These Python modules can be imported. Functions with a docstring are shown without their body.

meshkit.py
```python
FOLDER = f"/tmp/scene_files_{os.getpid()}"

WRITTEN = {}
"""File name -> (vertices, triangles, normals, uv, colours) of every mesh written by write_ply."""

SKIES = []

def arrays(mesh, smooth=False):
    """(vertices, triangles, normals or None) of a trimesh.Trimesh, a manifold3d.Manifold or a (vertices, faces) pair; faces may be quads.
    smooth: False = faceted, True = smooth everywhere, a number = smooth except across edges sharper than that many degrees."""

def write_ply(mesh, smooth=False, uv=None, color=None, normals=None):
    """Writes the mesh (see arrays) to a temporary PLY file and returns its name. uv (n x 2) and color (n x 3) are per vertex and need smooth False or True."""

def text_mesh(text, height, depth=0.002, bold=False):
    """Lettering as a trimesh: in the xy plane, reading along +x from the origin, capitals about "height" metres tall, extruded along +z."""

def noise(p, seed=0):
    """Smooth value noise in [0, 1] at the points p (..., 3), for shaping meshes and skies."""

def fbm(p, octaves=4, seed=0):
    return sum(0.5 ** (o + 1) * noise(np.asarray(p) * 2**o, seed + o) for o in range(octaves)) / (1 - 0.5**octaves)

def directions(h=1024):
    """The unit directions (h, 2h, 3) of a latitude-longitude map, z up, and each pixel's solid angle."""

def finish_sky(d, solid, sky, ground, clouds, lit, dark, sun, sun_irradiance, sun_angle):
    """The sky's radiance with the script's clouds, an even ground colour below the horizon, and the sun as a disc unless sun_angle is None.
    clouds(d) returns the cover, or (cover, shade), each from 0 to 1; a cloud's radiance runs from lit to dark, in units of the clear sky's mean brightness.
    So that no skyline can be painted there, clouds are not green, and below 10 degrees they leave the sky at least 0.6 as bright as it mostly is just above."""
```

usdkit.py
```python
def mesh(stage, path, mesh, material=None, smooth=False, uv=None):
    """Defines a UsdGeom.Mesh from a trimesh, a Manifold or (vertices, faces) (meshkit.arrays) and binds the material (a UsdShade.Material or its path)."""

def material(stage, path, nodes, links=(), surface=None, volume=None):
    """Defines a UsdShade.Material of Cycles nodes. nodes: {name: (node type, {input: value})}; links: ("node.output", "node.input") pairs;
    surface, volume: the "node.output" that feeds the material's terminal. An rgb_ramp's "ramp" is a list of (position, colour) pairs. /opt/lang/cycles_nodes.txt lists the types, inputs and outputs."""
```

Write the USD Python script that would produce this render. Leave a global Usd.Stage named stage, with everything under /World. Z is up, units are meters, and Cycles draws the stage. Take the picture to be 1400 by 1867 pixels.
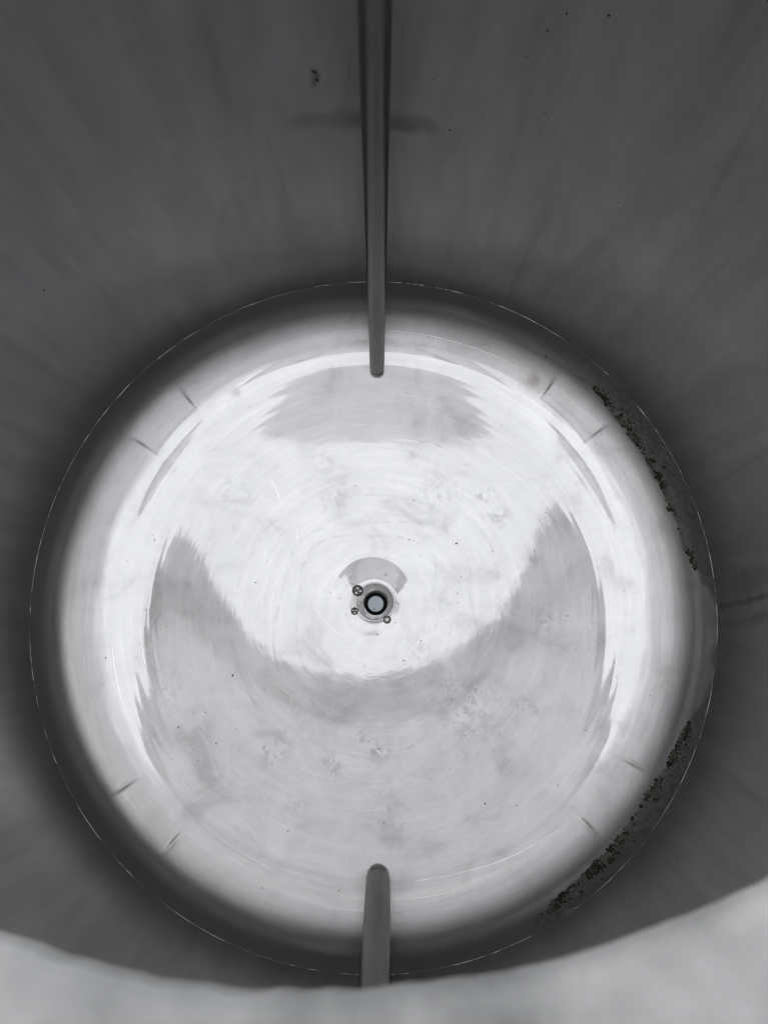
import math, random
import numpy as np, trimesh, usdkit, meshkit
from scipy.interpolate import PchipInterpolator
from pxr import Usd, UsdGeom, UsdLux, UsdShade, Gf, Sdf, Vt

stage = Usd.Stage.CreateInMemory()
UsdGeom.SetStageUpAxis(stage, UsdGeom.Tokens.z)
UsdGeom.SetStageMetersPerUnit(stage, 1.0)
UsdGeom.Xform.Define(stage, '/World')
UsdGeom.Scope.Define(stage, '/World/Looks')
rng = np.random.default_rng(7)
PI = math.pi

# ------------------------------------------------------------------ camera
CAM = np.array([0.0, 0.0, 2.0]); TILT = math.radians(7.2); YAW = math.radians(0.65)
cam = UsdGeom.Camera.Define(stage, '/World/camera')
ct, st, cy, sy = math.cos(TILT), math.sin(TILT), math.cos(YAW), math.sin(YAW)
right, up, back = (cy, 0, sy), (-sy * st, ct, cy * st), (-sy * ct, -st, cy * ct)
cam.AddTransformOp().Set(Gf.Matrix4d(*right, 0, *up, 0, *back, 0, *CAM, 1))
cam.CreateFocalLengthAttr(26.0); cam.CreateHorizontalApertureAttr(26.0 * 1400 / 1402); cam.CreateVerticalApertureAttr(26.0 * 1867 / 1402)
cam.CreateClippingRangeAttr(Gf.Vec2f(0.01, 300))
cam.CreateFStopAttr(5.4); cam.CreateFocusDistanceAttr(2.15)
cam.CreateExposureAttr(1.03)

# ------------------------------------------------------------------ sky and sun
SUN_EL, SUN_AZ = math.radians(32), math.radians(-100)       # azimuth = atan2(x, y) towards the sun
usdkit.material(stage, '/World/Looks/sky', {
    'sky': ('sky_texture', {'sky_type': 'single_scattering', 'sun_disc': False, 'sun_elevation': SUN_EL, 'sun_rotation': SUN_AZ, 'aerosol_density': 2.0}),
    'tc': ('texture_coordinate', {}),
    'n': ('noise_texture', {'scale': 2.2, 'detail': 5, 'roughness': 0.55}),
    'cl': ('rgb_ramp', {'ramp': [(0.3, (6.45, 6.5, 6.68)), (0.7, (8.2, 8.25, 8.4))]}),
    'm': ('mix', {'fac': 0.93}),
    'bg': ('background_shader', {'strength': 0.1})},
    [('tc.generated', 'n.vector'), ('n.fac', 'cl.fac'), ('sky.color', 'm.color1'), ('cl.color', 'm.color2'), ('m.color', 'bg.color')], surface='bg.background')
dome = UsdLux.DomeLight.Define(stage, '/World/sky')
UsdShade.MaterialBindingAPI.Apply(dome.GetPrim()).Bind(UsdShade.Material.Get(stage, '/World/Looks/sky'))
dome.GetPrim().SetCustomDataByKey('kind', 'structure')
sun = UsdLux.DistantLight.Define(stage, '/World/sun')
sun.CreateNormalizeAttr(True); sun.CreateIntensityAttr(0.15); sun.CreateAngleAttr(14.0); sun.CreateColorAttr(Gf.Vec3f(1, 0.96, 0.9))
sd = Gf.Vec3d(math.cos(SUN_EL) * math.sin(SUN_AZ), math.cos(SUN_EL) * math.cos(SUN_AZ), math.sin(SUN_EL))
sun.AddTransformOp().Set(Gf.Matrix4d(Gf.Rotation(Gf.Vec3d(0, 0, 1), sd), Gf.Vec3d(0, 0, 0)))

# ------------------------------------------------------------------ helpers
used = {}
def numbered(path):
    n = used.get(path, 0); used[path] = n + 1
    return path if n == 0 else f'{path}_{n:03d}'
def path_of(parent):
    return '/World' if parent is None else str(parent.GetPath())
def obj(name, mesh, mat, parent=None, smooth=35, uv=None, prim=None):
    m = usdkit.mesh(stage, numbered(path_of(parent) + '/' + name), mesh, mat, smooth=smooth, uv=uv)
    for k, v in (prim or {}).items():
        UsdGeom.PrimvarsAPI(m).CreatePrimvar(k, Sdf.ValueTypeNames.FloatArray, 'vertex').Set(Vt.FloatArray.FromNumpy(np.asarray(v, np.float32)))
    return m.GetPrim()
def thing(name, loc=(0, 0, 0)):
    x = UsdGeom.Xform.Define(stage, numbered('/World/' + name)); x.AddTranslateOp().Set(Gf.Vec3d(*map(float, loc)))
    return x.GetPrim()
def tag(o, label=None, cat=None, group=None, kind=None):
    for k, v in (('label', label), ('category', cat), ('group', group), ('kind', kind)):
        if v: o.SetCustomDataByKey(k, v)
    return o
def grid_faces(nr, nt, wrap=True):
    i, j = np.meshgrid(np.arange(nr - 1), np.arange(nt if wrap else nt - 1), indexing='ij')
    a = i * nt + j; b = i * nt + (j + 1) % nt; c = (i + 1) * nt + (j + 1) % nt; d = (i + 1) * nt + j
    q = np.stack([a, b, c, d], -1).reshape(-1, 4)
    return np.vstack([q[:, [0, 1, 2]], q[:, [0, 2, 3]]])
def lathe(prof, n=160, closed=True, center=(0, 0)):
    """A closed (r, z) outline turned about the z axis."""
    p = np.asarray(prof + ([prof[0]] if closed else []), float); th = np.arange(n) * 2 * PI / n
    v = np.stack([center[0] + p[:, :1] * np.cos(th), center[1] + p[:, :1] * np.sin(th), np.repeat(p[:, 1:], n, 1)], -1).reshape(-1, 3)
    return v, grid_faces(len(p), n)
def N(p): return 2 * meshkit.noise(p) - 1
def sstep(a, b, x):
    t = np.clip((x - a) / (b - a), 0, 1); return t * t * (3 - 2 * t)

# ------------------------------------------------------------------ shape of the dished bottom
R = 0.8845
_rr = np.linspace(0, R, 6001)
def profile(rs, angs, rip=0.0):
    t = np.tan(PchipInterpolator(rs, np.radians(angs))(_rr) + np.radians(rip) * np.sin(2 * PI * (_rr - .605) / .027 + 1.2 * np.sin(_rr * 90)) * sstep(.595, .64, _rr) * (1 - sstep(.68, .745, _rr)))
    z = np.concatenate([[0], np.cumsum((t[1:] + t[:-1]) / 2 * np.diff(_rr))]); return z - z[-1]
SIDE = profile([0, .15, .30, .45, .56, .60, .625, .655, .70, .75, .79, .82, .845, .87, R], [0, 2.1, 4.3, 6.2, 8.2, 9.3, 10.6, 14.2, 17.0, 22.0, 28.0, 34.5, 44.5, 63.0, 86.0], .7)
def far_side(k): return profile([0, .15, .30, .45, .56, .60, .65, .70, .73, .77, .80, .825, .847, .87, R], [0, 2.1, 4.3, 6.2, 7.5, 7.9, 9.0, 10.6, 13.8, 24.0 * k, 33.0 * k, 40.0 * k, 49.0 * k, 66.0, 86.0], .25)
lo_, hi_ = .8, 1.5                                            # the same depth in the middle on every side
for _ in range(40):
    k_ = (lo_ + hi_) / 2
    if far_side(k_)[0] > SIDE[0]: lo_ = k_
    else: hi_ = k_
BACK = far_side(k_)
_z = SIDE
def blend(x, y):
    """The sheet was pressed unevenly: its knuckle starts later at the front and back than at the two sides."""
    a = np.degrees(np.arctan2(y, x))
    return np.exp(-((a - 90) / 38.0) ** 4) + .85 * np.exp(-((a + 90) / 62.0) ** 4)
def dish_z(x, y=0.0):
    r = np.minimum(np.hypot(x, y), R); w = blend(x, y)
    return np.interp(r, _rr, SIDE) * (1 - w) + np.interp(r, _rr, BACK) * w
def dish_n(x, y, e=.002):
    n = np.array([-(dish_z(x + e, y) - dish_z(x - e, y)) / (2 * e), -(dish_z(x, y + e) - dish_z(x, y - e)) / (2 * e), 1.0]); return n / np.linalg.norm(n)
Z0 = float(_z[0])

# ------------------------------------------------------------------ materials
def polar_nodes(a, k):
    """Nodes giving (a*x/r, a*y/r, k*r) of the point, for marks that run round the tank: n.vector."""
    nodes = {'g': ('geometry', {}), 'flat': ('mix_vector_non_uniform', {'fac': (0, 0, 1), 'b': (0, 0, 0)}),
             'sx': ('separate_xyz', {}), 'xx': ('math', {'math_type': 'multiply'}), 'yy': ('math', {'math_type': 'multiply'}),
             'ss': ('math', {'math_type': 'add'}), 'r': ('math', {'math_type': 'sqrt'}),
             'cx': ('math', {'math_type': 'divide'}), 'sn': ('math', {'math_type': 'divide'}),
             'pv': ('combine_xyz', {}), 'pm': ('mapping', {'scale': (a, a, k)})}
    links = [('g.position', 'sx.vector'), ('sx.x', 'xx.value1'), ('sx.x', 'xx.value2'), ('sx.y', 'yy.value1'), ('sx.y', 'yy.value2'),
             ('xx.value', 'ss.value1'), ('yy.value', 'ss.value2'), ('ss.value', 'r.value1'), ('sx.x', 'cx.value1'), ('r.value', 'cx.value2'),
             ('sx.y', 'sn.value1'), ('r.value', 'sn.value2'), ('cx.value', 'pv.x'), ('sn.value', 'pv.y'), ('r.value', 'pv.z'), ('pv.vector', 'pm.vector')]
    nodes.pop('flat')
    return nodes, links

def floor_material(path, film=True):
    nodes, links = polar_nodes(2.2, 46)
    nodes.update({
        'pf': ('mapping', {'scale': (9, 9, 260)}),
        'streak': ('noise_texture', {'scale': 1.0, 'detail': 4, 'roughness': 0.6}),
        'fine': ('noise_texture', {'scale': 1.0, 'detail': 3, 'roughness': 0.6}),
        'blot': ('noise_texture', {'scale': 7.0, 'detail': 6, 'roughness': 0.62, 'distortion': 0.6}),
        'wave': ('noise_texture', {'scale': 11.0, 'detail': 2, 'roughness': 0.5}),
        # relief: polishing lines round the dish and slight unevenness of the sheet
        'b1': ('bump', {'strength': 1.0, 'distance': 0.00006}),
        'b2': ('bump', {'strength': 1.0, 'distance': 0.000016}),
        'b3': ('bump', {'strength': 1.0, 'distance': 0.0002}),
        'col': ('rgb_ramp', {'ramp': [(0.28, (0.50, 0.50, 0.502)), (0.42, (0.66, 0.66, 0.665)), (0.55, (0.715, 0.715, 0.72)), (0.75, (0.78, 0.78, 0.785))]}),
        'sharp': ('glossy_bsdf', {'distribution': 'ggx', 'roughness': 0.035}),
        'wide': ('glossy_bsdf', {'distribution': 'multi_ggx', 'roughness': 0.32}),
        'wr': ('map_range', {'from_min': 0.3, 'from_max': 0.7, 'to_min': 0.28, 'to_max': 0.38}),
        'fr': ('map_range', {'from_min': 0.25, 'from_max': 0.75, 'to_min': 0.40, 'to_max': 0.60}),
        'mix': ('mix_closure', {}), 'ka': ('attribute', {'attribute': 'knuckle'}), 'km': ('math', {'math_type': 'maximum'}),
    })
    links += [('pv.vector', 'pf.vector'), ('pm.vector', 'streak.vector'), ('pf.vector', 'fine.vector'), ('g.position', 'blot.vector'), ('g.position', 'wave.vector'),
              ('wave.fac', 'b3.height'), ('streak.fac', 'b1.height'), ('fine.fac', 'b2.height'), ('b3.normal', 'b1.normal'), ('b1.normal', 'b2.normal'),
              ('blot.fac', 'col.fac'), ('col.color', 'sharp.color'), ('col.color', 'wide.color'), ('streak.fac', 'wr.value'), ('wr.result', 'wide.roughness'),
              ('b2.normal', 'sharp.normal'), ('b1.normal', 'wide.normal'), ('blot.fac', 'fr.value'), ('fr.result', 'km.value1'), ('ka.fac', 'km.value2'), ('km.value', 'mix.fac'),
              ('sharp.BSDF', 'mix.closure1'), ('wide.BSDF', 'mix.closure2')]
    out = 'mix.closure'
    if film:
        nodes.update({'fa': ('attribute', {'attribute': 'film'}), 'ra': ('attribute', {'attribute': 'rust'}),
                      'fn': ('noise_texture', {'scale': 60, 'detail': 5, 'roughness': 0.65}),
                      'fcol': ('rgb_ramp', {'ramp': [(0.32, (0.07, 0.068, 0.058)), (0.5, (0.16, 0.157, 0.147)), (0.68, (0.27, 0.265, 0.25))]}),
                      'fd': ('principled_bsdf', {'roughness': 0.55, 'metallic': 0.35}), 'fm': ('mix_closure', {}),
                      'rd': ('principled_bsdf', {'roughness': 0.6, 'metallic': 0.3, 'base_color': (0.45, 0.36, 0.28)}), 'rm': ('mix_closure', {}), 'sma': ('attribute', {'attribute': 'smudge'}), 'smd': ('principled_bsdf', {'roughness': 0.48, 'metallic': 0.8, 'base_color': (0.40, 0.40, 0.395)}), 'smm': ('mix_closure', {})})
        links += [('g.position', 'fn.vector'), ('fn.fac', 'fcol.fac'), ('fcol.color', 'fd.base_color'), ('fa.fac', 'fm.fac'), ('mix.closure', 'rm.closure1'), ('rd.BSDF', 'rm.closure2'),
                  ('ra.fac', 'rm.fac'), ('rm.closure', 'fm.closure1'), ('fd.BSDF', 'fm.closure2')]
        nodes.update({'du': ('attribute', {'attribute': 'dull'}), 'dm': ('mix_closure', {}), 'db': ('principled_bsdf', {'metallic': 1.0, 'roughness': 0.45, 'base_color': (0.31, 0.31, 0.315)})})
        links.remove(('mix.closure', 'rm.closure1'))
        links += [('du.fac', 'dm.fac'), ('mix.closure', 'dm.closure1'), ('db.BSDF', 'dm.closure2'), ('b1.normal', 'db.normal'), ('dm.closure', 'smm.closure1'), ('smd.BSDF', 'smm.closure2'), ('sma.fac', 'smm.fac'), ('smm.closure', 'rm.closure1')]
        out = 'fm.closure'
    return usdkit.material(stage, path, nodes, links, surface=out)
M_FLOOR = floor_material('/World/Looks/polished_dish_steel')
M_DRAIN = floor_material('/World/Looks/polished_drain_steel', False)

def steel(name, lo, hi, r0, r1, stretch=(3, 3, 0.5), scale=6.0, bump=0.0006, metallic=1.0, stain=False):
    extra = {'sa': ('attribute', {'attribute': 'stain'}), 'sm': ('mix', {'color2': (0.10, 0.10, 0.10)})} if stain else {}
    tail = [('sa.fac', 'sm.fac'), ('c.color', 'sm.color1'), ('sm.color', 'p.base_color')] if stain else [('c.color', 'p.base_color')]
    return usdkit.material(stage, '/World/Looks/' + name, {
        'g': ('geometry', {}), 'mp': ('mapping', {'scale': stretch}),
        'n': ('noise_texture', {'scale': scale, 'detail': 5, 'roughness': 0.6, 'distortion': 0.3}), 'n2': ('noise_texture', {'scale': 2.2, 'detail': 4, 'roughness': 0.55}),
        'c': ('rgb_ramp', {'ramp': [(0.3, lo), (0.7, hi)]}), 'rg': ('map_range', {'from_min': 0.3, 'from_max': 0.7, 'to_min': r0, 'to_max': r1}),
        'av': ('math', {'math_type': 'multiply_add', 'value2': 0.5, 'value3': 0.25}), 'ad': ('math', {'math_type': 'multiply_add', 'value2': 0.5}),
        'b': ('bump', {'strength': 1.0, 'distance': bump}), 'p': ('principled_bsdf', {'metallic': metallic}), **extra},
        [('g.position', 'mp.vector'), ('mp.vector', 'n.vector'), ('g.position', 'n2.vector'), ('n2.fac', 'av.value1'), ('n.fac', 'ad.value1'), ('av.value', 'ad.value3'),
         ('n.fac', 'c.fac'), *tail, ('n2.fac', 'rg.value'), ('rg.result', 'p.roughness'), ('n.fac', 'b.height'), ('b.normal', 'p.normal')], surface='p.BSDF')
M_WALL = steel('brushed_wall_steel', (0.310, 0.310, 0.309), (0.385, 0.385, 0.383), 0.31, 0.42, stain=True)
M_HEAD = steel('dull_roof_steel', (0.40, 0.40, 0.41), (0.46, 0.46, 0.47), 0.5, 0.6)
def plastic(name, lo, hi, through, scale=14):
    return usdkit.material(stage, '/World/Looks/' + name, {
        'g': ('geometry', {}), 'n': ('noise_texture', {'scale': scale, 'detail': 5, 'roughness': 0.6}),
        'c': ('rgb_ramp', {'ramp': [(0.3, lo), (0.7, hi)]}),
        'd': ('principled_bsdf', {'roughness': 0.45}), 't': ('translucent_bsdf', {}), 'm': ('mix_closure', {'fac': through})},
        [('g.position', 'n.vector'), ('n.fac', 'c.fac'), ('c.color', 'd.base_color'), ('c.color', 't.color'), ('d.BSDF', 'm.closure1'), ('t.BSDF', 'm.closure2')], surface='m.closure')
M_GRP = plastic('translucent_roof_plastic', (0.84, 0.84, 0.85), (0.90, 0.90, 0.91), 0.47)
M_CANOPY = plastic('translucent_canopy_plastic', (0.80, 0.80, 0.81), (0.84, 0.84, 0.85), 0.26)
M_RIM = plastic('grey_rim_plastic', (0.20, 0.205, 0.205), (0.62, 0.62, 0.62), 0.60, 7)
M_PIPE = steel('pipe_steel', (0.15, 0.15, 0.151), (0.21, 0.21, 0.211), 0.36, 0.44, (1, 1, 0.2), 10, 0.0002)
M_WELD = steel('weld_bead_steel', (0.65, 0.65, 0.65), (0.8, 0.8, 0.8), 0.2, 0.3, (1, 1, 1), 90, 0.0002)
M_SCR = steel('scratched_steel', (0.78, 0.78, 0.785), (0.84, 0.84, 0.845), 0.14, 0.22, (1, 1, 1), 60, 0.0001)
M_BEAD = steel('shiny_bead_steel', (0.5, 0.49, 0.48), (0.55, 0.54, 0.53), 0.04, 0.06, (1, 1, 1), 20, 0.00001)
M_PLUG = steel('plug_steel', (0.33, 0.36, 0.39), (0.34, 0.37, 0.40), 0.30, 0.32, (1, 1, 1), 20, 0.00001)
M_RUBBER = steel('black_rubber', (0.008, 0.008, 0.008), (0.014, 0.014, 0.014), 0.6, 0.7, (1, 1, 1), 40, 0.0001, 0.0)
M_MOULD = usdkit.material(stage, '/World/Looks/black_mould', {
    'g': ('geometry', {}), 'n': ('noise_texture', {'scale': 120, 'detail': 3, 'roughness': 0.6}), 'n2': ('noise_texture', {'scale': 28, 'detail': 2}), 'ad': ('math', {'math_type': 'multiply_add', 'value2': 0.55}), 'hv': ('math', {'math_type': 'multiply', 'value2': 0.5}),
    'i': ('rgb_ramp', {'ramp': [(0.36, (0.010, 0.009, 0.006)), (0.48, (0.028, 0.025, 0.017)), (0.56, (0.085, 0.078, 0.058)), (0.66, (0.22, 0.21, 0.18))]}),
    'p': ('principled_bsdf', {'roughness': 0.9})}, [('g.position', 'n.vector'), ('g.position', 'n2.vector'), ('n.fac', 'ad.value1'), ('n2.fac', 'hv.value1'), ('hv.value', 'ad.value3'), ('ad.value', 'i.fac'), ('i.color', 'p.base_color')], surface='p.BSDF')
M_GRIT = usdkit.material(stage, '/World/Looks/dark_grit', {'p': ('principled_bsdf', {'base_color': (0.015, 0.014, 0.012), 'roughness': 0.8})}, surface='p.BSDF')
M_GROUND = usdkit.material(stage, '/World/Looks/concrete', {
    'g': ('geometry', {}), 'n': ('noise_texture', {'scale': 3, 'detail': 8}), 'c': ('rgb_ramp', {'ramp': [(0.3, (0.24, 0.235, 0.225)), (0.7, (0.34, 0.335, 0.32))]}),
    'p': ('principled_bsdf', {'roughness': 0.85})}, [('g.position', 'n.vector'), ('n.fac', 'c.fac'), ('c.color', 'p.base_color')], surface='p.BSDF')

# ------------------------------------------------------------------ the ground under the tank
gz = Z0 - 0.6
tag(obj('ground', (np.array([[-60, -60, gz], [60, -60, gz], [60, 60, gz], [-60, 60, gz]], float), np.array([[0, 1, 2], [0, 2, 3]])), M_GROUND), kind='structure')

# ------------------------------------------------------------------ where a picture point lies on the dish or wall (used below only through fixed numbers)
def at(px, py, lift=0.0):
    x, y = (px - 700) / 1402, -(py - 933.5) / 1402
    d = np.array(right) * x + np.array(up) * y - np.array(back)
    lo, hi = 0.6, 3.0
    for _ in range(50):
        t = (lo + hi) / 2; p = CAM + d * t; r = math.hypot(p[0], p[1])
        if r > R or p[2] < dish_z(p[0], p[1]): hi = t
        else: lo = t
    p = CAM + d * lo; r = math.hypot(p[0], p[1])
    n = np.array([-p[0] / r, -p[1] / r, 0]) if p[2] > 0 else dish_n(p[0], p[1])
    return p + n * lift, n

# ------------------------------------------------------------------ tank
tank = tag(thing('steel_tank'), 'inside of a round stainless steel tank with polished dished bottom', 'tank')
WALL_TOP = 1.38
r_low = float(np.interp(-.022, _z, _rr)) + .0006
wz = np.concatenate([[-.02], np.linspace(0, WALL_TOP, 130)]); NW = 960
wt = np.arange(NW) * 2 * PI / NW
wr = np.full(len(wz), R + .0002)
WX, WY, WZ = wr[:, None] * np.cos(wt), wr[:, None] * np.sin(wt), np.repeat(wz[:, None], NW, 1)
skin = lathe([(R + .005, WALL_TOP), (R + .005, -.022), (r_low, -.022)], NW, closed=False)[0].reshape(3, NW, 3)
wall_v = np.concatenate([skin[::-1], np.stack([WX, WY, WZ], -1), skin[:1]])          # underside, inner face, outer face in one closed sheet
def wall_uv(px, py):
    p, _ = at(px, py); return math.atan2(p[1], p[0]), p[2]
stain = 0 * WX
WT = np.arctan2(WY, WX); wpts = np.stack([WX, WY, WZ], -1).reshape(-1, 3)
wn = N(wpts * 9).reshape(WX.shape); wn2 = N(wpts * 34).reshape(WX.shape)
def angd(a, b): return (a - b + PI) % (2 * PI) - PI
def wall_mark(path_, w, k, soft=1.0):
    """A dirty streak along a line on the wall."""
    global stain
    q = [wall_uv(*p) for p in path_]; best = np.full(WX.shape, 9.0)
    for (a0, z0), (a1, z1_) in zip(q[:-1], q[1:]):
        ax, az = angd(WT, a0) * R, WZ - z0; bx, bz = angd(a1, a0) * R, z1_ - z0
        u_ = np.clip((ax * bx + az * bz) / (bx * bx + bz * bz), 0, 1)
        best = np.minimum(best, np.hypot(ax - u_ * bx, az - u_ * bz))
    stain = np.maximum(stain, k * (1 - sstep(.2 * w, w, best + .35 * w * wn2)) * np.clip(.75 + .6 * wn, 0, 1))
wall_mark([(545, 222), (610, 218), (660, 216), (720, 220), (775, 228)], .035, .55)
wall_mark([(570, 128), (578, 138), (572, 152)], .008, .8)
wall_mark([(1311, 1107), (1350, 1099), (1400, 1085)], .011, .7)
wall_mark([(1345, 1062), (1400, 1050)], .05, .35)
wall_mark([(1325, 1140), (1365, 1133), (1400, 1120)], .016, .4)
for _ in range(60):
    a0 = rng.uniform(0, PI) if rng.random() < .75 else rng.uniform(PI, 2 * PI); zt = rng.uniform(.5, 1.3); zb = zt - rng.uniform(.2, .7); w_ = rng.uniform(.006, .03)
    lean = rng.normal(.0, .12)
    dx = np.abs(angd(WT, a0 + lean * (WZ - zt))) * R
    stain = np.maximum(stain, rng.uniform(.06, .22) * (1 - sstep(.0 * w_, w_, dx + .4 * w_ * wn)) * sstep(zb, zb + .2, WZ) * (1 - sstep(zt - .1, zt, WZ)))
obj('wall', (wall_v.reshape(-1, 3), grid_faces(len(wall_v), NW)), M_WALL, tank, smooth=180, prim={'stain': np.concatenate([np.zeros((3, NW)), stain, np.zeros((len(wall_v) - 3 - len(stain), NW))]).ravel()})

# dished bottom
DC, _ = at(678.5, 1087); HC, _ = at(685, 1101)               # centre of the drain plate, centre of the outlet
DR = 0.113
rings = np.unique(np.concatenate([np.linspace(DR, .56, 120), np.linspace(.56, .80, 110), np.linspace(.80, .872, 40), np.linspace(.872, R, 30)]))
NT = 1440
th = np.arange(NT) * 2 * PI / NT
shift = 1 - sstep(DR, .32, rings)
X = DC[0] * shift[:, None] + rings[:, None] * np.cos(th); Y = DC[1] * shift[:, None] + rings[:, None] * np.sin(th)
RAD = np.minimum(np.hypot(X, Y), R); TH = np.arctan2(Y, X)
Z = dish_z(X, Y)
def angd(a, b): return (a - b + PI) % (2 * PI) - PI
# legs welded on outside have drawn the sheet: four flattened pads, each between two short creases
pads = []
for (a, b) in (((345, 725), (262, 815)), ((1000, 702), (1085, 795)), ((235, 1428), (316, 1537)), ((1150, 1390), (1070, 1505))):
    pa, _ = at(*a); pb, _ = at(*b)
    pads.append((pa, pb))
    t1, t2 = math.atan2(pa[1], pa[0]), math.atan2(pb[1], pb[0])
    mid = t1 + angd(t2, t1) / 2; half = abs(angd(t2, t1)) / 2
    rp = (math.hypot(*pa[:2]) + math.hypot(*pb[:2])) / 2
    da = angd(TH, mid)
    inside = sstep(half + .012, half - .012, np.abs(da)) if False else 1 - sstep(half - .012, half + .012, np.abs(da))
    band = np.exp(-((RAD - rp - .005) / .035) ** 2)
    Z += 0.0016 * inside * band                               # the pad stands a little proud
    for t0 in (t1, t2):
        Z -= 0.0023 * np.exp(-(angd(TH, t0) * rp / .0055) ** 2) * np.exp(-((RAD - rp) / .026) ** 2)
# gentle unevenness of hand-worked sheet
pts = np.stack([X, Y, 0 * X], -1).reshape(-1, 3)
Z += (0.0010 * N(pts * 2.1)).reshape(X.shape) * sstep(.15, .35, RAD) * (1 - sstep(.80, .87, RAD))
# residue film outside the mould line on one side of the knuckle
line = [(905, 640), (985, 655), (1040, 682), (1085, 712), (1130, 775), (1185, 855), (1222, 930), (1246, 1000), (1263, 1036), (1288, 1072), (1308, 1112), (1311, 1160), (1308, 1205), (1292, 1258), (1255, 1316), (1215, 1390), (1176, 1450), (1125, 1530), (1080, 1580), (1015, 1640), (985, 1672), (968, 1700), (950, 1735)]
lp = [at(*q)[0] for q in line]
lt = np.unwrap([math.atan2(p[1], p[0]) for p in lp]); lr = np.array([math.hypot(p[0], p[1]) for p in lp])
o = np.argsort(lt)
rl = np.interp(TH, lt[o], lr[o], left=2, right=2) + .004 * N(pts * 30).reshape(X.shape)
fade = sstep(lt.min(), lt.min() + .12, TH) * (1 - sstep(lt.max() - .45, lt.max() - .1, TH))
film = sstep(-.002, .004, RAD - rl) * fade * 0.80
rust = 0 * X
for q, rad_, s_ in (((975, 692), .022, .6), ((430, 715), .02, .3), ((1010, 705), .012, .25)):
    p, _ = at(*q); rust += s_ * np.exp(-((X - p[0]) ** 2 + (Y - p[1]) ** 2) / rad_ ** 2)
rust *= np.clip(.5 + 1.2 * N(pts * 40).reshape(X.shape), 0, 1)
side = np.exp(-(angd(TH, -.05) / .95) ** 4)
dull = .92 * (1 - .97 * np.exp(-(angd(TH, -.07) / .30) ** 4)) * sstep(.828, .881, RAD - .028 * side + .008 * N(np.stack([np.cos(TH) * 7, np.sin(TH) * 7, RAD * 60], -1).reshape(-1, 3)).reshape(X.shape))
knuckle = .97 * sstep(.715, .785, RAD + .05 * np.exp(-((np.degrees(TH) + 90) / 55) ** 4) + .012 * N(np.stack([np.cos(TH) * 9, np.sin(TH) * 9, RAD * 70], -1).reshape(-1, 3)).reshape(X.shape))
V = np.stack([X, Y, Z], -1).reshape(-1, 3)
smudge = 0 * X; sn = meshkit.fbm(pts * 55, 3).reshape(X.shape); sn2 = meshkit.fbm(pts * 130, 3, 5).reshape(X.shape)
for q, px_, s_ in (((495, 1365), 34, .8), ((605, 1400), 18, .8), ((650, 1343), 16, 1.0), ((690, 1366), 22, 1.0), ((540, 1470), 20, .5), ((845, 1290), 60, .6), ((860, 1345), 30, .6), ((905, 940), 26, .6), ((800, 905), 40, .4), ((885, 905), 20, .8), ((610, 905), 30, .4),
                   ((960, 1290), 26, .6), ((760, 1180), 30, .4), ((300, 1250), 40, .3), ((430, 900), 40, .35), ((1000, 1130), 40, .5), ((720, 1470), 50, .3), ((560, 1290), 40, .3), ((590, 835), 30, .4)):
    p, _ = at(*q); rad_ = px_ * 2.25 / 1402
    smudge = np.maximum(smudge, s_ * np.exp(-((X - p[0]) ** 2 + (Y - p[1]) ** 2) / rad_ ** 2) * sstep(.46, .66, .5 * sn + .5 * sn2) * .6)
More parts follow.
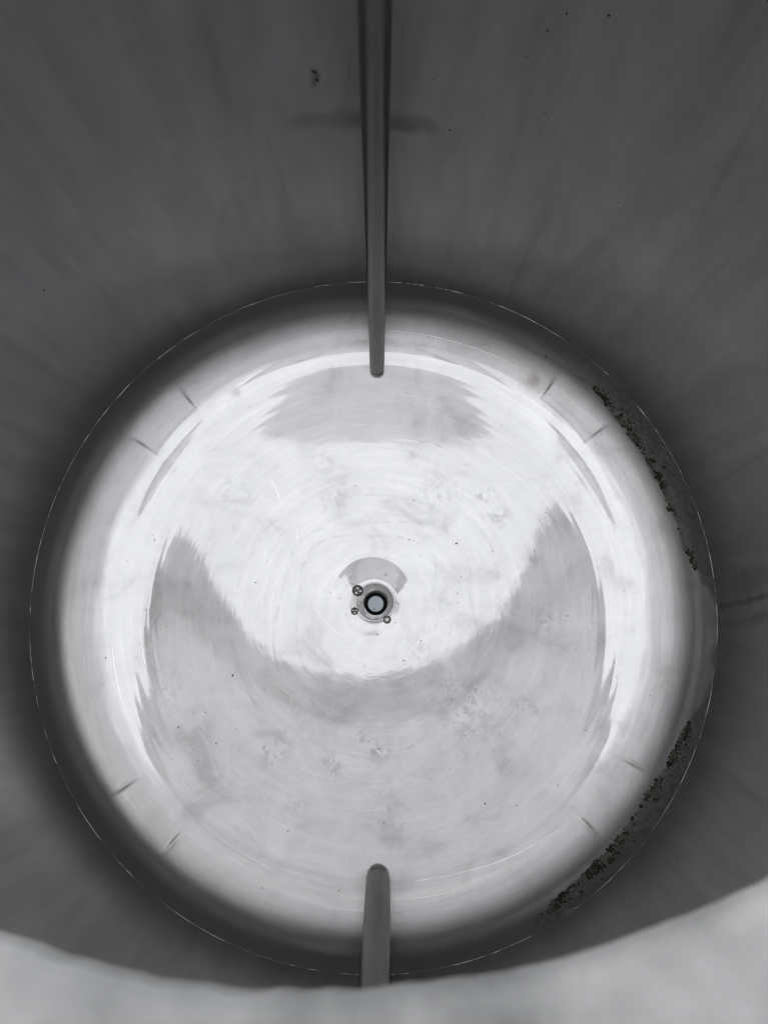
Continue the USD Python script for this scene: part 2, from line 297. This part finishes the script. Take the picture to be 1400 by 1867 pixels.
# tide marks left by a drying puddle round the middle
for rad_, ex, ey, w_, s_ in ((.225, -.01, -.03, .004, .22), (.31, .02, -.07, .005, .2), (.40, 0, -.06, .006, .16)):
    d_ = np.abs(np.hypot(X - ex, Y - ey) - rad_ - .05 * N(pts * 5).reshape(X.shape))
    smudge = np.maximum(smudge, s_ * (1 - sstep(0, w_, d_)) * sstep(.38, .6, sn))
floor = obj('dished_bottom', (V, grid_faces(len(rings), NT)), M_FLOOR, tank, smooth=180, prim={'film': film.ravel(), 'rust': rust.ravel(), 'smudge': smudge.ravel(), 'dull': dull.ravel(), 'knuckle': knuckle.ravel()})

# girth weld: a thin broken bright bead
nb = 2400; bt = np.arange(nb) * 2 * PI / nb
nz = N(np.stack([np.cos(bt) * 26, np.sin(bt) * 26, 0 * bt], -1)); nz2 = N(np.stack([np.cos(bt) * 110, np.sin(bt) * 110, 3 + 0 * bt], -1))
br = np.clip(.00035 + .0010 * nz + .0012 * nz2, .00005, .0013)
k = 6; ka = np.arange(k) * 2 * PI / k
bv = np.stack([(R + .0001 - br[:, None] * np.cos(ka)) * np.cos(bt)[:, None], (R + .0001 - br[:, None] * np.cos(ka)) * np.sin(bt)[:, None], .0012 + br[:, None] * np.sin(ka)], -1)
bf = grid_faces(nb, k); last = (nb - 1) * k
jj = np.arange(k); j2 = (jj + 1) % k
bf = np.vstack([bf, np.stack([last + jj, last + j2, j2], -1), np.stack([last + jj, j2, jj], -1)])
obj('girth_weld', (bv.reshape(-1, 3), bf), M_WELD, tank)

# ------------------------------------------------------------------ roof of the tank, manhole rim and its cover
MC = np.array([-0.020, 0.283]); MR = 0.463; RIMZ = 1.62; NECK = 1.595
n = 240; a = np.arange(n) * 2 * PI / n
outer = np.stack([R * np.cos(a), R * np.sin(a), np.full(n, WALL_TOP)], -1)
inner = np.stack([MC[0] + (MR + .093) * np.cos(a), MC[1] + (MR + .093) * np.sin(a), np.full(n, NECK)], -1)
s = np.linspace(0, 1, 24)[:, None, None]
roof = outer * (1 - s) + inner * s
roof[..., 2] = WALL_TOP + (NECK - WALL_TOP) * np.sin(s[..., 0] * PI / 2) ** .8
obj('roof', (roof.reshape(-1, 3), grid_faces(24, n)), M_GRP, tank)
wob = lambda t: .0016 * N(np.stack([np.cos(t) * 9, np.sin(t) * 9, 0 * t], -1)) + .0010 * N(np.stack([np.cos(t) * 40, np.sin(t) * 40, 0 * t], -1))
prof = [(.002, RIMZ - .016), (.000, RIMZ - .008), (.001, RIMZ - .003), (.005, RIMZ), (.03, RIMZ + .002), (.075, RIMZ - .001), (.090, RIMZ - .006), (.094, RIMZ - .016)]
nn = 720; t = np.arange(nn) * 2 * PI / nn
P = np.array(prof); w = wob(t)
pv = np.stack([MC[0] + (MR + P[:, :1] + w) * np.cos(t), MC[1] + (MR + P[:, :1] + w) * np.sin(t), np.repeat(P[:, 1:], nn, 1)], -1)
obj('manhole_rim', (pv.reshape(-1, 3), grid_faces(len(P), nn)), M_RIM, tank, smooth=60)

# two translucent canopies over the yard leave a slot of open sky above the tank
def canopy(y0, y1, xw, z, label):
    c = thing('canopy', (0, (y0 + y1) / 2, z)); tag(c, label, 'canopy')
    h = (y1 - y0) / 2
    obj('sheet', (np.array([[-xw, -h, .02], [xw, -h, .02], [xw, h, .02], [-xw, h, .02]], float), np.array([[0, 1, 2], [0, 2, 3]])), M_CANOPY, c)
    for k in range(4):
        b_ = trimesh.creation.box((.03, y1 - y0, .02)); b_.apply_translation((xw * (k - 1.5) / 1.6, 0, .032)); obj('rafter', (b_.vertices, b_.faces), M_PIPE, c)
canopy(.435, 2.0, 1.9, RIMZ + 1.72, 'translucent canopy sheet overhead beyond the far side of the tank')
canopy(-1.7, -.20, .5, RIMZ + 1.72, 'translucent canopy sheet overhead on the near side of the tank')

# ------------------------------------------------------------------ drain
HR, LIP = 0.0335, 0.060
m_ = np.linspace(0, 1, 30)
da_ = np.arange(240) * 2 * PI / 240
oz = dish_z(DC[0] + DR * np.cos(da_), DC[1] + DR * np.sin(da_))
rowv = []
for q in m_:
    cx_, cy_ = HC[0] * (1 - q) + DC[0] * q, HC[1] * (1 - q) + DC[1] * q
    rad_ = HR * (1 - q) + DR * q
    slope = np.tan(np.radians(5.6 + 5.8 * np.sin(da_))) * (DR - rad_)
    lipz = .0016 * math.exp(-((rad_ - LIP * .93) / .005) ** 2) - .0022 * (1 - sstep(HR - .0005, HR + .018, rad_))
    rowv.append(np.stack([cx_ + rad_ * np.cos(da_), cy_ + rad_ * np.sin(da_), oz - .0015 * (1 - sstep(.0, .004, DR - rad_)) * 0 - slope + lipz], -1))
plate = obj('drain_plate', (np.array(rowv).reshape(-1, 3), grid_faces(30, 240)), M_DRAIN, tank, smooth=60)
z1 = float(rowv[0][:, 2].mean())
def wash(name, r0, r1, za, zb, mat, ch=.0015):
    return obj(name, lathe([(r0, za), (r0, zb - min(ch, r0)), (r0 + min(ch, r0), zb), (r1 - ch, zb), (r1, zb - ch), (r1, za)], 96, center=HC[:2]), mat, plate)
wash('outlet_pipe', HR - .001, HR + .003, z1 - .12, z1 + .002, M_PIPE)
wash('rubber_seal', .0238, HR - .0015, z1 - .035, z1 - .010, M_RUBBER, .004)
wash('outlet_plug', .00001, .0234, z1 - .045, z1 - .026, M_PLUG, .001)

# ------------------------------------------------------------------ scratches on the bottom
def ribbon(pix, w, lift=.0006, n=28, taper=True):
    pix = np.array(pix, float); d = np.concatenate([[0], np.cumsum(np.hypot(*np.diff(pix, axis=0).T))])
    u = np.linspace(0, d[-1], n); q = np.stack([PchipInterpolator(d, pix[:, i])(u) for i in (0, 1)], -1)
    P_ = [at(*a_, lift) for a_ in q]; p = np.array([a_[0] for a_ in P_]); nn_ = np.array([a_[1] for a_ in P_])
    tg = np.gradient(p, axis=0); sd_ = np.cross(nn_, tg); sd_ /= np.linalg.norm(sd_, axis=1, keepdims=True)
    ww = w / 2.8 * (np.sin(np.linspace(.12, PI - .12, n)) ** .6 if taper else np.ones(n)) * (1 + .35 * rng.standard_normal(n).clip(-1.5, 1.5))
    L_, Rr = p - sd_ * ww[:, None], p + sd_ * ww[:, None]
    v = np.stack([L_, p + nn_ * ww[:, None] * .03, Rr], 1).reshape(-1, 3)
    return v, grid_faces(n, 3, False)
for pix, w in (([(428, 750), (452, 790), (480, 845), (500, 885), (517, 925)], .006), ([(1018, 1515), (975, 1540), (900, 1575), (800, 1600), (725, 1612)], .003), ([(520, 1585), (600, 1612), (660, 1620)], .003),
               ([(400, 1530), (470, 1572), (520, 1598)], .002), ([(745, 1640), (800, 1632), (850, 1618)], .002), ([(805, 1130), (835, 1118)], .003), ([(560, 610), (610, 602), (675, 603)], .0022),
               ([(705, 603), (760, 608), (860, 632), (940, 665)], .0022), ([(640, 1170), (600, 1140), (575, 1108)], .0022), ([(255, 1140), (262, 1200), (280, 1260)], .004), ([(205, 1180), (215, 1250), (245, 1330)], .003),
               ([(1075, 1060), (1078, 1180), (1072, 1280)], .003), ([(540, 960), (545, 1000)], .002), ([(480, 1230), (560, 1290)], .0015), ([(840, 1105), (837, 1140)], .0016)):
    obj('scratch', ribbon(pix, w), M_SCR, floor, smooth=60)

# ------------------------------------------------------------------ pipes
def sweep(pts, rad_, sides=40):
    p = np.array(pts, float); tg = np.gradient(p, axis=0); tg /= np.linalg.norm(tg, axis=1, keepdims=True)
    ex = np.tile([1.0, 0, 0], (len(p), 1)); ey = np.cross(tg, ex); an = np.arange(sides) * 2 * PI / sides
    v = p[:, None] + rad_ * (np.cos(an)[None, :, None] * ex[:, None] + np.sin(an)[None, :, None] * ey[:, None])
    return v.reshape(-1, 3), grid_faces(len(p), sides)
def pipe(name, x, y, z0, z1_, rad_, label, lean):
    t_ = thing(name, (x, y, z0)); UsdGeom.Xformable(t_).AddRotateYOp().Set(lean); tag(t_, label, 'pipe')
    h = z1_ - z0; sg = 1 if y > 0 else -1; br_ = .10; reach = .895 - abs(y) - br_
    obj('tube', lathe([(rad_ - .002, .0006), (rad_ - .0006, 0.0), (rad_, .0006), (rad_, h), (rad_ - .002, h)], 64), M_PIPE, t_)
    an = np.linspace(0, PI / 2, 24)
    el = [(0, sg * br_ * (1 - math.cos(q)), h + br_ * math.sin(q)) for q in an] + [(0, sg * (br_ + reach * q), h + br_) for q in (.5, 1.0)]
    obj('elbow', sweep(el, rad_ + .0004), M_PIPE, t_, smooth=60)
    return t_
pipe('dip_pipe', .0045, .690, -.138, 1.235, .0205, 'slim vertical steel pipe hanging down along the far wall', -.26)
pipe('dip_pipe', .0085, -.711, -.128, 1.235, .0315, 'thick vertical steel pipe rising behind the near blurred rim', -.75)

# ------------------------------------------------------------------ beads beside the drain
def bead(px, py, rad_, lumps, label):
    p, nrm = at(px, py)
    t_ = thing('round_bead', p - nrm * rad_ * .25)
    tag(t_, label, 'bead', 'round beads beside the drain')
    s_ = trimesh.creation.icosphere(3, rad_); s_.apply_scale((1, 1, .62)); obj('bead_body', (s_.vertices, s_.faces), M_BEAD, t_, smooth=180)
    for (lx, ly, lr_) in lumps:
        b_ = trimesh.creation.icosphere(2, lr_ * rad_); b_.apply_scale((1, 1, .6)); b_.apply_translation((lx * rad_, ly * rad_, .48 * rad_)); obj('bubble', (b_.vertices, b_.faces), M_BEAD, t_, smooth=180)
bead(652, 1077, .0165, [(.0, .42, .45), (-.25, -.38, .52), (.5, -.1, .42)], 'largest round bead, a cluster of three bubbles above left of the drain')
bead(646.5, 1114.5, .0115, [(-.35, .2, .45), (.35, .2, .45), (0, -.4, .45)], 'small three-bubble bead directly left of the drain outlet')
bead(705.5, 1130, .013, [], 'single smooth round bead with one highlight below right of the drain')

# ------------------------------------------------------------------ mould crust
def lump_mesh(p, nrm, size, flat):
    s_ = trimesh.creation.icosphere(1, 1.0); v = s_.vertices * (1 + .35 * rng.standard_normal((len(s_.vertices), 1)).clip(-1, 1))
    u = np.cross(nrm, [.3, .8, .52]); u /= np.linalg.norm(u); w_ = np.cross(nrm, u)
    sc = size * rng.uniform(.6, 1.4, 2)
    return p + v[:, :1] * u * sc[0] + v[:, 1:2] * w_ * sc[1] + v[:, 2:] * nrm * size * flat, s_.faces
def crust(path, count, label):
    path = np.array(path, float); d = np.concatenate([[0], np.cumsum(np.hypot(*np.diff(path[:, :2], axis=0).T))])
    cl = rng.uniform(0, d[-1], 26)                             # clumps along the line
    vs, fs, k_ = [], [], 0
    for _ in range(count):
        u = np.clip(rng.choice(cl) + rng.normal(0, 9), 0, d[-1]) if rng.random() < .9 else rng.uniform(0, d[-1])
        c = np.array([np.interp(u, d, path[:, i]) for i in (0, 1)]); wid = np.interp(u, d, path[:, 2])
        tg = np.array([np.interp(min(u + 3, d[-1]), d, path[:, i]) - np.interp(max(u - 3, 0), d, path[:, i]) for i in (0, 1)]); tg /= np.linalg.norm(tg)
        out = np.array([-tg[1], tg[0]]); out *= np.sign(out @ (c - [684, 1140]))
        q = c + out * abs(rng.normal(0, .40)) * wid + rng.normal(0, 1.2, 2)
        p, nrm = at(q[0], q[1])
        v, f = lump_mesh(p, nrm, rng.uniform(.0010, .0042) * (1.7 if rng.random() < .15 else 1), rng.uniform(.25, .5))
        vs.append(v); fs.append(f + k_); k_ += len(v)
    return tag(obj('mould_crust', (np.vstack(vs), np.vstack(fs)), M_MOULD, smooth=30), label, 'mould', kind='stuff')
crust([(1082, 708, 7), (1105, 735, 18), (1130, 772, 20), (1160, 810, 18), (1185, 855, 20), (1205, 890, 20), (1222, 930, 17), (1238, 970, 15), (1247, 1000, 18), (1258, 1022, 12), (1266, 1036, 6)], 480, 'black mould crust along the upper right edge of the dish')
crust([(1256, 1318, 5), (1240, 1345, 16), (1215, 1390, 24), (1195, 1425, 24), (1172, 1455, 24), (1150, 1495, 24), (1122, 1532, 26), (1085, 1572, 30), (1050, 1607, 24), (1012, 1640, 26), (993, 1662, 22), (978, 1680, 10)], 640, 'black mould crust along the lower right edge of the dish')

# ------------------------------------------------------------------ grit
vs, fs, k_ = [], [], 0
spots = [(573, 130, 3.2), (578, 145, 3.6), (1033, 24, 2.3), (1110, 27, 2.6), (998, 55, 2.2), (960, 102, 2), (820, 236, 2.4), (993, 204, 1.6), (1126, 368, 2), (1173, 487, 1.8), (80, 528, 2), (450, 322, 1.7), (940, 838, 2), (995, 935, 2), (700, 1500, 2.4), (525, 1516, 1.8),
         (618, 1625, 2), (478, 1620, 2), (995, 650, 3), (424, 1232, 2.2), (193, 1200, 1.6), (1236, 1567, 1.6), (985, 244, 1.4), (602, 287, 1.5), (791, 144, 1.2), (832, 991, 1.6), (456, 742, 1.6), (720, 1135, 1.2), (650, 1341, 1.6), (672, 1352, 2), (690, 1366, 2), (685, 1358, 1.5)]
for _ in range(230):
    rr_, tt_ = .68 * math.sqrt(rng.random()), rng.uniform(0, 2 * PI)
    spots.append((684 + 880 * rr_ * math.cos(tt_) * .9, 1120 + 620 * rr_ * math.sin(tt_) * .98, abs(rng.normal(.55, .35)) + .25))
for cx_, cy_, n_, sp_ in ((652, 1343, 9, 7), (690, 1366, 14, 10), (900, 905, 10, 9), (995, 940, 8, 12), (640, 1090, 8, 25), (880, 1290, 10, 30)):
    for _ in range(n_): spots.append((cx_ + rng.normal(0, sp_), cy_ + rng.normal(0, sp_ * .6), rng.uniform(.5, 1.1)))
for px, py, sz in spots:
    p, nrm = at(px, py)
    v, f = lump_mesh(p, nrm, sz * np.linalg.norm(p - CAM) / 1402 * .8, .35)
    vs.append(v); fs.append(f + k_); k_ += len(v)
tag(obj('grit', (np.vstack(vs), np.vstack(fs)), M_GRIT, smooth=30), 'dark specks of grit scattered over the dish and wall', 'grit', kind='stuff')
